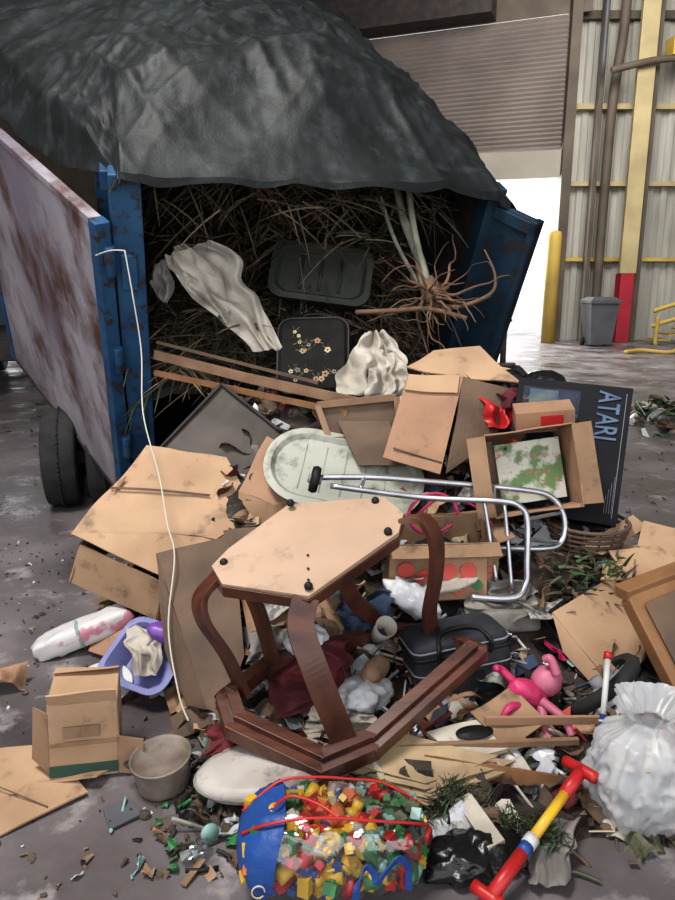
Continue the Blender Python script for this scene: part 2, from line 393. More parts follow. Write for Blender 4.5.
b=B('tow_truck')
Mt=Matrix((Wd,hd,V((0,0,1)))).transposed().to_4x4(); Mt.translation=V((-5.4,9.6,0))
box(b,Mt,(0,0,.55),(1.9,4.6,.9),DKSTEEL); box(b,Mt,(0,2.6,.9),(1.9,4.4,1.9),BLUED); box(b,Mt,(.1,2.55,1.3),(1.8,4.45,1.8),BLACK)
for w in (.0,1.9):
    for l in (.5,3.9):
        Mw=Mt@Matrix.Translation((w,l,.4))@Matrix.Rotation(-math.pi/2,4,'Y'); lathe(b,Mw,[(r*1.1,z) for r,z in tyre],RUBBER,32); lathe(b,Mw,rim,RIM,20)
b.done(bevel=.03)

# tarp
def rid(x,y,z): return 1-2*abs(noise.noise(V((x,y,z))))
def tarp(u,v):
    l=-.17+4.97*v
    flare=.06+.5*max(0,min(l,2.6))*.98
    a=-.55+(BW+1.1)*u
    w=a; h=BH+.02
    fade=max(0,min(1,(l+.17)/.8)); fade=fade*fade*(3-2*fade)
    t=max(0,min(1,(a+.5)/(BW+.5)))
    h+= (.25*math.sin(math.pi*t)**.9+.12*math.sin(math.pi*t**1.7))*fade*(1-.35*max(0,(l-2.5)/2.3))
    if a<0:
        w=a/.55*flare; h+= -.10*(-a/.55)*(1+.6*v)
        if a<-.42: h-=.22*((-a-.42)/.13)*fade
    if a>BW:
        w=BW+.14*min(1,(a-BW)/.15); h-= .75*(a-BW)
    p=bl(w,l,h)
    amp=.30+.70*fade
    wx=.35*noise.noise(V((a*1.7,l*1.3,30)))
    r1=noise.noise(V((a*2.2,l*1.5,0)))
    f1=rid(a*2.6+l*1.2+wx,l*.7,3); f2=rid(a*1.4-l*1.6,a*.8+l*.6+wx,9); f3=rid(a*6.5+l*2+wx*3,l*3.0,7); f4=rid(a*13+wx*6,l*7,17); f5=rid(a*26,l*17+wx*9,23)
    f6=rid(a*3.5-l*4.5+wx*2,l*.9+a,41)
    p+=H*amp*(.05*r1+.036*f1*abs(f1)+.036*f2+.014*f3+.020*f6*abs(f6)+.0065*f4+.003*f5)
    if v<.03: p+=H*(-.026*abs(math.sin(a*4.1+.5*math.sin(a*7)))-.012)*(1-v/.03)
    return p
b=B('tarp'); fgrid(b,tarp,210,260,TARP,True)
def hem(u,v):
    a=-.10+(BW+.20)*u
    q=tarp((a+.55)/(BW+1.1),0)
    return q-L*(.010*v)-H*v*(.030+.03*noise.noise(V((a*3,5,0)))+.04*max(0,(a-1.5)))
fgrid(b,hem,90,3,TARP,True)
b.done()

b=B('rope')
tube(b,[(-1.03,3.52,1.76),(-1.0,3.5,1.55),(-.97,3.48,1.28),(-.93,3.3,1.0),(-.82,3.1,.75),(-.73,2.85,.60),(-.67,2.70,.51),(-.66,2.5,.30),(-.585,2.3,.14),(-.53,2.2,.09)],.0035,ROPE)
tube(b,[(-1.2,3.6,1.74),(-1.1,3.52,1.76),(-1.03,3.52,1.76)],.0035,ROPE); b.done()

# ------------------------------------------------------------------ yard waste in the bed
def fillh(w,l): return .95+.55*l+.10*noise.noise(V((w*2,l*2,0)))
b=B('palm_frond_debris')
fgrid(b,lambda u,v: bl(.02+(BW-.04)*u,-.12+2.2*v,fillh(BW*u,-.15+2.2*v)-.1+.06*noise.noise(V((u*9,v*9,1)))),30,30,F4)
def blade(p,d,ln,w,m,droop=.5):
    d=V(d).normalized(); sd=d.cross(V((R(-1,1),R(-1,1),R(-1,1)))).normalized(); vs=[]
    q=V(p); n=4
    for i in range(n+1):
        t=i/n; ww=w*(1-t**2)*.5+.0006
        vs += [q-sd*ww,q+sd*ww]
        d=(d+V((0,0,-droop/n))).normalized(); q=q+d*(ln/n)
    b.add(vs,[(2*i,2*i+1,2*i+3,2*i+2) for i in range(n)],m)
FM=[F1,F1,F2,F3,F3,F4,F3,F2,F1]
for k in range(190):
    w=R(.3,BW-.3); l=R(-.10,1.7); p=bl(w,l,fillh(w,l)+R(-.05,.10))
    d=(Wd*R(-1,1)-L*R(-.5,.7)+H*R(-.1,.5)).normalized()
    ln=R(.4,.8); pts=[];q=V(p)-d*ln*.3; dd=V(d)
    for i in range(9): pts.append(V(q)); dd=(dd+V((0,0,-.07))).normalized(); q=q+dd*(ln/8)
    m=random.choice(FM)
    sweep(b,pts,circ(.005,5),m,raw=True)
    side=dd.cross(V((0,0,1))).normalized()
    for i in range(1,9):
        for s_ in (-1,1):
            for r in range(2):
                blade(pts[i],(side*s_*.8+dd*.8+H*R(-.2,.2)),R(.12,.28),.012,m,R(.2,.7))
for k in range(5200):
    w=R(.08,BW-.06); l=R(-.12,1.9); p=bl(w,l,fillh(w,l)+R(-.07,.07))
    sx=-1 if w>BW-.3 else (1 if w<.3 else R(-1,1))
    blade(p,Wd*R(0,1)*sx-L*R(-.7,.6)+H*R(-.2,.5),R(.12,.45),R(.004,.012),random.choice(FM),R(0,.8))
for k in range(520):
    w=R(.15,BW-.15); p=bl(w,R(.05,.9),BH-R(.05,.3))
    blade(p,Wd*R(-1,1)+H*R(-.7,.1)-L*R(-.2,.1),R(.2,.45),.009,random.choice(FM),.5)
b.done()
b=B('branch_pile')
for k in range(210):
    w=R(.9,BW-.15) if k<110 else R(.2,BW-.2); l=R(-.1,1.4); p=bl(w,l,fillh(w,l)+R(0,.12)); d=(Wd*R(-1,1)+L*R(-.6,.3)+H*R(-.3,.6)).normalized()
    ln=R(.2,.6); pts=[p]
    for i in range(4): d=(d+V((R(-.3,.3),R(-.3,.3),R(-.3,.3)))).normalized(); pts.append(pts[-1]+d*ln/4)
    tube(b,pts,R(.003,.009),random.choice([ROOT,F2,F3,F2]),n=3,taper=lambda t:1-.6*t)
b.done()
b=B('uprooted_tree')
tube(b,[(.33,4.38,2.25),(.38,4.25,1.98),(.46,4.1,1.75),(.50,4.0,1.56)],.030,BARK,taper=lambda t:.6+.6*t)
tube(b,[(.40,4.25,2.2),(.43,4.1,1.9),(.50,4.02,1.62)],.018,BARK)
tube(b,[(.25,4.3,2.1),(.33,4.2,1.85),(.46,4.05,1.6)],.012,BARK)
for k in range(40):
    c=V((.52,3.98,1.55)); d=V((R(-.6,1),R(-.6,.3),R(-.7,.65))).normalized(); pts=[c+d*.02]; ln=R(.15,.5)
    for i in range(7): d=(d+V((R(-.55,.55),R(-.5,.4),R(-.55,.5)))).normalized(); pts.append(pts[-1]+d*ln/7)
    tube(b,pts,R(.004,.012),ROOT,n=3,taper=lambda t:1-.8*t)
supere(b,place((.52,3.98,1.56)),(.05,.05,.07),1,1,ROOT,.2,14,3)
tube(b,[(.5,3.98,1.5),(.65,3.9,1.48),(.82,3.85,1.55),(.84,3.85,1.65),(.78,3.86,1.78)],.014,ROOT,taper=lambda t:1.2-.9*t)
tube(b,[(.1,3.95,1.45),(.3,3.9,1.46),(.5,3.9,1.47),(.7,3.85,1.42)],.014,ROOT)
b.done()

# ------------------------------------------------------------------ refuse mound
def interp(t,T):
    if t<=T[0][0]: return T[0][1]
    for (a,x),(c,y) in zip(T,T[1:]):
        if t<=c: return x+(y-x)*(t-a)/(c-a)
    return T[-1][1]
HT=[(1.62,0),(1.85,.03),(2.0,.05),(2.2,.09),(2.5,.19),(2.8,.35),(3.1,.54),(3.4,.75),(3.7,.96),(4.1,1.1),(4.5,1.15)]
LE=[(1.8,-.45),(2.0,-.48),(2.4,-.66),(2.8,-1.0),(3.2,-1.2),(4.5,-1.3)]
RE=[(1.7,.95),(2.0,1.2),(2.5,1.6),(3.0,1.6),(3.5,1.45),(4.5,1.3)]
def ss(t): t=max(0,min(1,t)); return t*t*(3-2*t)
def mh(x,y):
    return interp(y,HT)*ss((x-interp(y,LE))/(.35+.35*ss((y-2.2)/.6)))*ss((interp(y,RE)-x)/.4)
b=B('refuse_mound')
fgrid(b,lambda u,v:V((-1.5+3.2*u,1.6+2.8*v,mh(-1.5+3.2*u,1.6+2.8*v)*(1+.15*noise.noise(V((u*14,v*14,0))))-.012+.05*mh(-1.5+3.2*u,1.6+2.8*v)*noise.noise(V((u*40,v*40,0))))),90,80,SOIL)
b.done()
def scrap(b,p,s,m):
    M=place(p,R(-50,50),R(-50,50),R(0,360)); k=random.random()
    if k<.6:
        sheet(b,[M@V((-s,-s*.7,0)),M@V((s,-s*.6,0)),M@V((s*.8,s*.7,0)),M@V((-s*.9,s*.6,0))],.002,m,s*.45,5,ns=.9/s,seed=R(0,50))
    elif k<.68: supere(b,M,(s*.7,s*.55,s*.4),1,1,m,.28,.8/s,R(0,9),12,8,False)
    elif k<.85: poly(b,[M@V((-s,-s*.3,0)),M@V((s*R(.6,1),-s*R(.2,.5),0)),M@V((s*.9,s*R(.1,.5),0)),M@V((-s*.4,s*.5,0))],.004,m)
    else: sweep(b,[M@V((-s*1.6,0,0)),M@V((0,s*R(-.3,.3),0)),M@V((s*1.6,0,0))],rect(.012,.006),m,n=3)
b=B('mixed_debris')
DM=[CB2,CB3,CB3,CB2,CB1,CLOTH,BAGW,BLACK,BLACK,CB3,MAROON,PAPER,BEIGE,CLOTHG,WOODL,DKSTEEL,CLOTHG,CB3,BLACK,GREYT,SOIL,NEWS,WOOD,NAVY,CB3,F3,NEWS,DENIM,BAGW]
for k in range(1350):
    y=R(1.75,4.0); x=R(interp(y,LE)+.03,interp(y,RE)); scrap(b,(x,y,mh(x,y)+R(0,.02)),R(.025,.085),random.choice(DM))
for k in range(90):
    y=R(2.1,3.4); x=R(interp(y,LE)+.1,interp(y,RE)); scrap(b,(x,y,mh(x,y)+.02),R(.02,.05),random.choice([WHITE,SALM,TEAL,PINK,YEL,WHITE,BAGW]))
for k in range(160):
    y=R(1.6,2.1); x=R(-.5,1.0); scrap(b,(x,y,mh(x,y)+.012),R(.012,.045),random.choice([GRN,BAGW,BLACK,CB3,F1,DKSTEEL,BLACK,F1,SOIL,SOIL]))
b.done()
b=B('floor_litter')
for k in range(520):
    y=R(1.5,4.2); x=R(-2.2,-.35) if y<3 else R(-2.6,-1.2)
    scrap(b,(x,y,.004),R(.002,.009) ,random.choice([CB3,F3,F3,F3,BLACK,F2,SOIL,SOIL,BAGW]))
for k in range(70):
    y=R(1.6,3.2); x=R(-1.5,-.4)
    scrap(b,(x,y,.006),R(.006,.018) ,random.choice([CB3,CB2,F3,BLACK,F2,SOIL]))
for k in range(90):
    y=R(1.6,2.2); x=-.45+random.gauss(0,.12)
    scrap(b,(x,y,.008),R(.006,.03) ,random.choice([CB3,CB2,BAGW,F3,F3,BLACK,TEAL,SOIL,GRN]))
for k in range(260):
    y=R(3.4,10); x=R(1.3,.55*y) if random.random()<.8 else R(-4,-1.6)
    scrap(b,(x,y,.006),R(.004,.018),random.choice([BAGW,CB3,F2,F3,F3,SOIL]))
b.done()
b=B('distant_debris')
for k in range(190):
    x=R(3.3,5.2); y=R(7.4,9.2); scrap(b,(x,y,R(.02,.14)*(1-abs(x-4.2)/1.2)+.01),R(.04,.12),random.choice([LEAF,GRN,F1,CB3,CLOTH,BLACK,F2,SOIL,F1,BAGW,WHITE]))
b.done()

# ------------------------------------------------------------------ things in the bed
def drape(b,rows,m,amp=.03,ns=7,seed=0,nu=40,nv=48):
    Lp=catmull([r[0] for r in rows],6); Rp=catmull([r[1] for r in rows],6); K=len(Lp)
    def fn(u,v):
        i=min(int(v*(K-1)),K-2); t=v*(K-1)-i
        u2=u+(.16*noise.noise(V((v*3.5,seed,0)))+.10*noise.noise(V((v*5,seed+8,u*2))))
        p=(Lp[i].lerp(Lp[i+1],t)).lerp(Rp[i].lerp(Rp[i+1],t),u2)
        w_=.9*noise.noise(V((u*1.6,v*2.2,seed)))
        f=math.sin((u*ns*.75+w_*3)*2.2+seed)
        g=noise.noise(V((u*3.2,v*3.4+w_,seed+2)))
        k=rid(u*4+w_*2,v*5,seed+4)
        edge=.35+.65*math.sin(math.pi*min(1,max(0,v)))**.5
        return p+V((0,-1,.35))*(amp*edge*(.55*f+1.1*g+.35*k*abs(k)))+V((0,0,.03*noise.noise(V((u*3,seed,v*2)))))
    fgrid(b,fn,nu,nv,m)
b=B('white_sheet')
drape(b,[((-.93,4.12,1.80),(-.72,4.12,1.84)),((-.90,4.03,1.70),(-.56,4.03,1.74)),((-.76,3.96,1.52),(-.48,3.96,1.60)),((-.60,3.9,1.38),(-.38,3.9,1.44)),((-.48,3.86,1.24),(-.31,3.84,1.26))],CLOTH,.05,11)
drape(b,[((-.95,4.02,1.76),(-.82,4.05,1.80)),((-.90,3.96,1.66),(-.66,3.98,1.66)),((-.80,3.93,1.54),(-.60,3.92,1.50)),((-.66,3.9,1.42),(-.58,3.9,1.40))],CLOTH,.05,8,77)
b.done()
b=B('grey_rag'); drape(b,[((-1.02,4.0,1.70),(-.96,4.0,1.74)),((-1.02,3.96,1.6),(-.90,3.96,1.62)),((-.98,3.94,1.52),(-.94,3.94,1.5))],CLOTHG,.03,5,3,20,20); b.done()
b=B('white_blanket')
drape(b,[((.15,3.83,1.35),(.24,3.83,1.36)),((.08,3.75,1.26),(.34,3.72,1.25)),((.02,3.66,1.15),(.36,3.66,1.15)),((-.02,3.55,1.05),(.32,3.58,1.03))],CLOTH,.06,9,11)
drape(b,[((.20,3.72,1.27),(.34,3.70,1.24)),((.16,3.60,1.15),(.37,3.60,1.13)),((.14,3.52,1.04),(.36,3.53,1.02))],CLOTH,.05,8,51)
b.done()
def rrect(w,h,r,n=6):
    o=[]
    for cx,cy,a0 in ((w/2-r,h/2-r,0),(-w/2+r,h/2-r,90),(-w/2+r,-h/2+r,180),(w/2-r,-h/2+r,270)):
        for k in range(n+1):
            a=math.radians(a0+90*k/n); o.append((cx+r*math.cos(a),cy+r*math.sin(a)))
    return o
def loft(b,M,secs,m,smooth=True,cap0=True,cap1=True):
    n=len(secs[0][0]); vs=[]
    for o,z in secs: vs += [M@V((x,y,z)) for x,y in o]
    fs=[]
    for k in range(len(secs)-1):
        for i in range(n):
            j=(i+1)%n; fs.append((k*n+i,k*n+j,(k+1)*n+j,(k+1)*n+i))
    if cap0: fs.append(tuple(range(n))[::-1])
    if cap1: fs.append(tuple((len(secs)-1)*n+i for i in range(n)))
    b.add(vs,fs,m,False)
MATB=mat('black_leatherette',(.007,.007,.007),(.014,.013,.012),14,.75,spec=.2,bump=.2)
b=B('floral_suitcase')
M=frame((-.13,3.86,1.20),(.38,-.02,.01),(0,.25,.42))
loft(b,M,[(rrect(.36,.42,.06),-.09),(rrect(.40,.46,.07),-.06),(rrect(.40,.46,.07),.05),(rrect(.34,.40,.06),.075)],MATB)
sweep(b,[M@V((x,y,.055)) for x,y in rrect(.385,.445,.07)],circ(.007,6),DKSTEEL,closed=True,raw=True)
for k in range(16):
    x,y=R(-.12,.12),R(-.16,.13); k5=R(.7,1.3); cm=random.choice([PAPER,YPALE,CLOTHG,CBR])
    for j in range(5):
        a=j*1.257+k; c=V((x+.010*k5*math.cos(a),y+.010*k5*math.sin(a),.078))
        poly(b,[M@(c+V((.0075*k5*math.cos(a+t),.006*k5*math.sin(a+t),0))) for t in (0,1.2,2.4,3.6,4.8)],.002,cm)
    for j in range(3):
        a=R(0,6.3); sweep(b,[M@V((x+.015*math.cos(a),y+.015*math.sin(a),.077)),M@V((x+.04*math.cos(a),y+.04*math.sin(a),.077))],rect(.007,.002),F1,raw=True)
tube(b,[M@V((-.06,.23,0)),M@V((-.05,.27,0)),M@V((.05,.27,0)),M@V((.06,.23,0))],.01,BLACK)
b.done()
b=B('storage_tote')
M=frame((-.10,4.40,1.66),(.55,-.02,-.07),(0,.2,.4))
GT=mat('tote_green_grey',(.034,.039,.032),(.06,.062,.05),5,.6,spec=.4)
loft(b,M,[(rrect(.50,.26,.07),-.2),(rrect(.56,.33,.08),.0),(rrect(.62,.38,.09),.005),(rrect(.62,.38,.09),.025),(rrect(.55,.31,.08),.03)],GT,cap1=False)
loft(b,M,[(rrect(.55,.31,.08),.03),(rrect(.50,.26,.07),-.01)],GT,cap0=False)
for x in (-.12,0,.12): sweep(b,[M@V((x,-.11,.0)),M@V((x,.11,.0))],rect(.012,.01),GT,raw=True)
b.done()
b=B('dry_palm_frond')
for k in range(26):
    blade((R(-.45,.2),4.22,1.72+R(-.08,.18)),(R(-1,1),R(-.2,.1),R(-.5,.4)),R(.15,.4),.009,random.choice([F1,F2,F3,F4]),.4)
b.done()
b=B('wood_plank')
sweep(b,[(-1.02,3.93,1.22),(-.5,3.72,1.12),(.10,3.5,1.02)],rect(.05,.022),WOODL,side=(0,0,1),raw=True,smooth=False); b.done()
b=B('wood_plank')
sweep(b,[(-1.0,3.83,1.13),(.05,3.42,.98)],rect(.03,.018),WOODO,side=(0,0,1),raw=True,smooth=False); b.done()
b=B('wood_plank')
sweep(b,[(-1.0,3.91,1.29),(-.1,3.64,1.10)],rect(.016,.016),CB3,side=(0,0,1),raw=True,smooth=False); b.done()

# ------------------------------------------------------------------ left cardboard cluster
b=B('cardboard_box')
sheet(b,[(-1.21,3.0,.50),(-.94,3.36,.83),(-.55,3.36,.77),(-.62,3.0,.49)],.008,CB1,.014,10)
sheet(b,[(-.55,3.36,.77),(-.37,3.12,.55),(-.55,2.98,.48),(-.62,3.0,.49)],.008,CB1,.010,8)
sheet(b,[(-1.21,3.0,.50),(-.55,3.0,.49),(-.38,3.1,.54),(-.77,2.83,.37)],.008,CB1,.012,10,seed=4)
sheet(b,[(-1.17,3.0,.45),(-.77,2.83,.345),(-.80,2.84,.16),(-1.24,3.0,.27)],.008,CB2,.014,10,seed=2)
sheet(b,[(-.77,2.83,.36),(-.38,3.1,.53),(-.42,3.1,.25),(-.80,2.84,.16)],.008,CB2,.012,10,seed=6)
sheet(b,[(-1.24,3.0,.27),(-1.17,3.0,.45),(-.90,3.4,.70),(-.95,3.4,.4)],.008,CB3,.01,8)
sheet(b,[(-1.12,3.05,.53),(-1.0,3.22,.70),(-1.12,3.24,.62),(-1.25,3.08,.46)],.006,CB2,.01,6)
sweep(b,[(-1.07,3.17,.668),(-.85,3.16,.66),(-.60,3.15,.637)],rect(.004,.010),CB3,side=(0,-.6,.8),n=3)
b.done()
b=B('metal_cabinet_panel')
sheet(b,[(-.90,3.40,.78),(-.60,3.62,1.09),(-.29,3.52,.86),(-.46,3.25,.62)],.02,mat('smoked_panel',(.052,.044,.038),(.095,.077,.066),4,.6,spec=.3),.004,8)
for q in (((-.90,3.38,.79),(-.60,3.6,1.10)),((-.60,3.6,1.10),(-.29,3.50,.87))): tube(b,q,.009,DKSTEEL)
b.done()
b=B('cardboard_flap'); sheet(b,[(-.47,3.18,.65),(-.35,3.40,.87),(-.10,3.30,.73),(-.16,3.05,.57)],.007,CBR,.015,10)
sheet(b,[(-.47,3.18,.65),(-.16,3.05,.57),(-.2,3.0,.42),(-.46,3.1,.48)],.007,CB2,.015,10);b.done()
b=B('cardboard_sheet')
sheet(b,[(-.76,2.76,.50),(-.44,2.80,.57),(-.36,2.45,.20),(-.44,2.22,.02)],.007,CB3,.014,12)
sheet(b,[(-.76,2.76,.50),(-.44,2.22,.02),(-.52,2.28,.02),(-.68,2.5,.20)],.007,CB3,.012,8); b.done()
b=B('cardboard_sheet'); sheet(b,[(-.43,2.75,.43),(-.02,2.78,.52),(.04,2.55,.20),(-.32,2.45,.14)],.007,CB2,.015,12); b.done()
b=B('cardboard_sheet'); sheet(b,[(-.50,2.9,.55),(-.12,2.92,.60),(-.08,2.78,.44),(-.44,2.72,.42)],.007,CB3,.012,10); b.done()
b=B('cardboard_sheet'); sheet(b,[(-1.08,2.95,.10),(-.80,2.8,.12),(-.78,2.62,.05),(-1.1,2.8,.03)],.007,CBR,.012,8); b.done()
b=B('cardboard_sheet'); sheet(b,[(-.62,2.3,.03),(-.50,2.36,.09),(-.46,2.24,.05),(-.58,2.2,.015)],.006,CB3,.02,8); b.done()

b=B('plastic_tray')
M=frame((.03,3.22,.72),(.70,-.05,-.13),(.02,.30,.27))
def ov(w,h,r): return rrect(w,h,r,10)
loft(b,M,[(ov(.60,.26,.12),-.05),(ov(.70,.36,.17),.0),(ov(.76,.42,.20),.005),(ov(.77,.43,.205),.022),(ov(.70,.36,.17),.025),(ov(.66,.32,.15),.004)],TRAYM,cap1=True)
for x in (-.2,-.1,0,.1,.2): sweep(b,[M@V((x,-.13,.003)),M@V((x,.13,.003))],rect(.010,.005),TRAYM,raw=True)
b.done()

b=B('cardboard_box')
sheet(b,[(.345,3.44,1.16),(.62,3.44,1.16),(.47,3.10,.75),(.21,3.15,.82)],.008,CBR,.01,10)
sheet(b,[(.62,3.44,1.16),(.84,3.42,1.10),(.77,3.30,.88),(.50,3.12,.75)],.008,CB3,.01,10)
sheet(b,[(.34,3.46,1.19),(.49,3.6,1.27),(.87,3.50,1.20),(.62,3.45,1.15)],.008,CB1,.015,10)
sheet(b,[(.49,3.6,1.27),(.73,3.62,1.29),(.90,3.40,1.13),(.66,3.44,1.15)],.008,CB1,.01,8)
sheet(b,[(.35,3.43,1.165),(.60,3.43,1.165),(.58,3.36,1.09),(.325,3.37,1.10)],.008,CB1,.01,8)
tube(b,[(.26,3.17,.86),(.48,3.13,.80)],.004,CB3)
b.done()
b=B('wooden_frame')
c=[V((-.10,3.42,1.02)),V((.29,3.42,1.06)),V((.31,3.36,.86)),V((-.04,3.36,.86))]
for i in range(4): sweep(b,[c[i],c[(i+1)%4]],rect(.03,.03),WOODL,side=(0,0,1) if i%2==0 else (1,0,0),raw=True,smooth=False)
sheet(b,[c[0]+V((0,.02,0)),c[1]+V((0,.02,0)),c[2]+V((0,.02,0)),c[3]+V((0,.02,0))],.005,CB3,.002,4); b.done()
b=B('cardboard_sheet'); sheet(b,[(.0,3.38,.95),(.25,3.38,.95),(.33,3.22,.76),(.10,3.22,.76)],.007,CB3,.01,8); b.done()

b=B('grocery_box')
M=frame((.84,3.03,.79),(.40,.02,.055),(.08,-.10,-.38))
zc=(M.to_3x3()@V((0,0,1)))
S=1 if zc.y<0 else -1
Mo=M@Matrix.Translation((0,0,-.14*S))
if S<0: Mo=Mo@Matrix.Rotation(math.pi,4,'X')
cbox(b,Mo,.38,.35,.28,CBR,CB2,flaps=(172,60,None,120),fl=.08)
PRN=mat('printed_picture',(.46,.45,.38),(.10,.17,.06),11,.5,c3=(.42,.10,.06),t3=.60,w3=.02,lo=.46,hi=.54)
box(b,Mo,(-.13,-.14,.10),(.16,.13,.17),PRN)
box(b,Mo,(-.18,-.17,.05),(-.13,.15,.15),CB3)
for k in range(16):
    p=Mo@V((R(-.17,.17),R(-.15,.15),R(.10,.17))); scrap(b,p,R(.02,.05),random.choice([CLOTH,BEIGE,CB3,CLOTHG,PAPER,SALM,CB3]))
b.done()
b=B('detergent_box'); M=place((.98,3.18,1.01),10,-6,-8); box(b,M,(-.16,-.07,-.05),(.10,.07,.05),CBR); box(b,M,(-.05,-.072,-.03),(.05,-.068,.03),RED); b.done(bevel=.004)

b=B('computer_box')
O=V((.87,3.34,1.17)); Xv=V((.46,-.16,-.03)); Yv=V((-.13,-.25,-.57))
M=frame(O,Xv,Yv); w=.51; h=.64
zc=M.to_3x3()@V((0,0,1)); dsgn=1 if zc.y>0 else -1
d=.26*dsgn
box(b,M,(0,0,min(0,d)),(w,h,max(0,d)),BLKBOX)
ART=mat('box_art',(.008,.010,.016),(.03,.04,.07),7,.5,c3=(.12,.10,.09),t3=.60,spec=.2)
def fp(x0,y0,x1,y1,m,o=.002):
    z=-o*dsgn; box(b,M,(x0,y0,min(z,z-.001)),(x1,y1,max(z,z+.001)),m)
fp(.03,.04,.29,.60,ART)
fp(.06,.05,.19,.13,mat('art_screen',(.03,.05,.10),(.07,.10,.08),20,.5),.0035)
fp(.485,.03,.488,.61,GREYT)
for k in range(4): fp(.48-.01*k,.42+.03*k,.482-.01*k,.59,GREYT)
cmpb=b.done(bevel=.008)
xx=(M.to_3x3()@V((1,0,0))); yy=-(M.to_3x3()@V((0,1,0)))
TX=-yy; TY=xx; TZ=TX.cross(TY)
Mt_=Matrix((TX,TY,TZ)).transposed().to_4x4(); Mt_.translation=M@V((.41,.145,-.006*dsgn))
LT=mat('box_lettering',(.08,.14,.23),(.04,.07,.13),9,rough=.5)
text('ATARI',Mt_,.135,LT,cmpb,sx=.62)
b=B('red_cloth'); drape(b,[((.66,3.5,1.06),(.9,3.5,1.10)),((.70,3.38,1.02),(.93,3.36,1.02)),((.72,3.28,.93),(.90,3.26,.93))],RED,.04,8,21,24,24); b.done()
b=B('maroon_bag'); drape(b,[((.78,3.40,1.08),(.92,3.40,1.12)),((.80,3.3,1.02),(.93,3.3,1.04))],MAROON,.04,5,31,14,14); b.done()
b=B('black_trash_bag')
for k in range(5): supere(b,place((.82+.06*k,3.55+R(-.05,.05),1.02+R(0,.08)),R(0,60),R(0,60),R(0,90)),(.13,.10,.11),1,1,BAGK,.14,7,k,40,26)
b.done()

b=B('tomato_carton')
M=frame((.43,2.86,.32),(.45,.03,0),(-.02,.25,.02))
cbox(b,M,.45,.28,.26,CB2,CB2,flaps=(120,80,100,80),fl=.07)
def disc(b,M,x,z,r,m,y=-.146): poly(b,[M@V((x+r*math.cos(t*.5236),y,z+r*math.sin(t*.5236))) for t in range(12)],.003,m)
poly(b,[M@V(p) for p in ((-.0,-.149,.04),(.20,-.149,.04),(.20,-.149,.22),(-.0,-.149,.22))],.002,CBR)
disc(b,M,-.16,.15,.035,SALM,-.152); disc(b,M,-.08,.11,.04,SALM,-.152); disc(b,M,-.17,.06,.03,SALM,-.152);disc(b,M,-.08,.03,.03,SALM,-.152);disc(b,M,.06,.19,.02,SALM,-.154); disc(b,M,.15,.07,.03,BEIGE,-.154)
ob=b.done()
Mx=M@Matrix.Translation((.10,-.153,.14))@Matrix.Rotation(math.pi/2,4,'X')
text('ORCHARD',Mx,.045,SALM,ob); Mx=M@Matrix.Translation((.10,-.153,.10))@Matrix.Rotation(math.pi/2,4,'X'); text('FRESH',Mx,.035,WHITE,ob)
b=B('juice_carton')
M=place((.50,2.69,.43),-8,0,4); box(b,M,(-.10,-.03,-.09),(.11,.03,.09),CBR)
disc(b,M,-.05,.03,.035,SALM,-.034); disc(b,M,.03,.03,.035,SALM,-.034); disc(b,M,-.01,-.04,.03,SALM,-.034); disc(b,M,.07,-.03,.022,GRN,-.034); b.done(bevel=.004)
b=B('pink_hose')
tube(b,[(.42+.11*math.cos(t*.7),2.92+.02*math.sin(t),.62+.09*math.sin(t*.7)) for t in range(9)],.008,PINK)
tube(b,[(.35,2.92,.62),(.45,2.9,.70),(.6,2.9,.66),(.68,2.88,.55),(.6,2.86,.45)],.006,PINK); b.done()

b=B('walking_frame')
tube(b,[(-.08,3.0,.765),(.15,3.0,.765),(.37,2.98,.755),(.80,2.93,.73),(.93,2.91,.70),(.98,2.88,.62),(.97,2.85,.53),(.90,2.82,.50),(.65,2.81,.51),(.40,2.82,.52)],.013,CHROME)
tube(b,[(-.03,2.92,.75),(.36,2.88,.71),(.68,2.81,.715),(.76,2.78,.70),(.785,2.75,.65),(.775,2.68,.50),(.765,2.64,.42),(.71,2.60,.375),(.54,2.62,.37)],.013,CHROME)
for q in (((.66,2.82,.715),(.68,2.93,.74)),((.78,2.72,.58),(.95,2.84,.52)),((.785,2.76,.65),(.975,2.89,.64)),((.62,2.83,.71),(.66,2.70,.40)),((.10,2.9,.745),(.12,3.0,.765)),((.70,2.8,.7),(.72,2.68,.38))): tube(b,q,.009,CHROME)
Mw=frame((-.10,2.97,.765),(0,1,.1),(.25,0,1)); lathe(b,Mw,[(0,-.02),(.03,-.02),(.055,-.018),(.062,0),(.055,.018),(.03,.02),(0,.02)],BLACK,24)
lathe(b,Mw,[(0,-.03),(.02,-.03),(.02,.03),(0,.03)],GREYT,12)
b.done()
b=B('wicker_basket')
for k in range(7):
    z=.42+.025*k; r=.13+.008*k
    tube(b,[(1.12+r*math.cos(t*.6283),2.98+r*math.sin(t*.6283),z) for t in range(10)],.008,CB3,closed=True,n=3)
for t in range(16): tube(b,[(1.12+.13*math.cos(t*.3927),2.98+.13*math.sin(t*.3927),.42),(1.12+.178*math.cos(t*.3927),2.98+.178*math.sin(t*.3927),.58)],.005,CB3,n=2)
b.done()
b=B('leafy_branch')
for k in range(190): blade((R(.90,1.2),R(2.62,2.85),mh(1.0,2.7)+R(.02,.18)),(R(-1,1),R(-1,.4),R(0,1)),R(.04,.10),.012,random.choice([LEAF,F1,F3]),.4)
b.done()
b=B('cardboard_sheet'); sheet(b,[(.84,2.52,.35),(1.13,2.70,.42),(1.29,2.60,.31),(1.06,2.28,.10)],.007,CB1,.008,10); sheet(b,[(.84,2.52,.35),(1.06,2.28,.10),(1.0,2.3,.10),(.87,2.45,.22)],.007,CB1,.008,6); b.done()
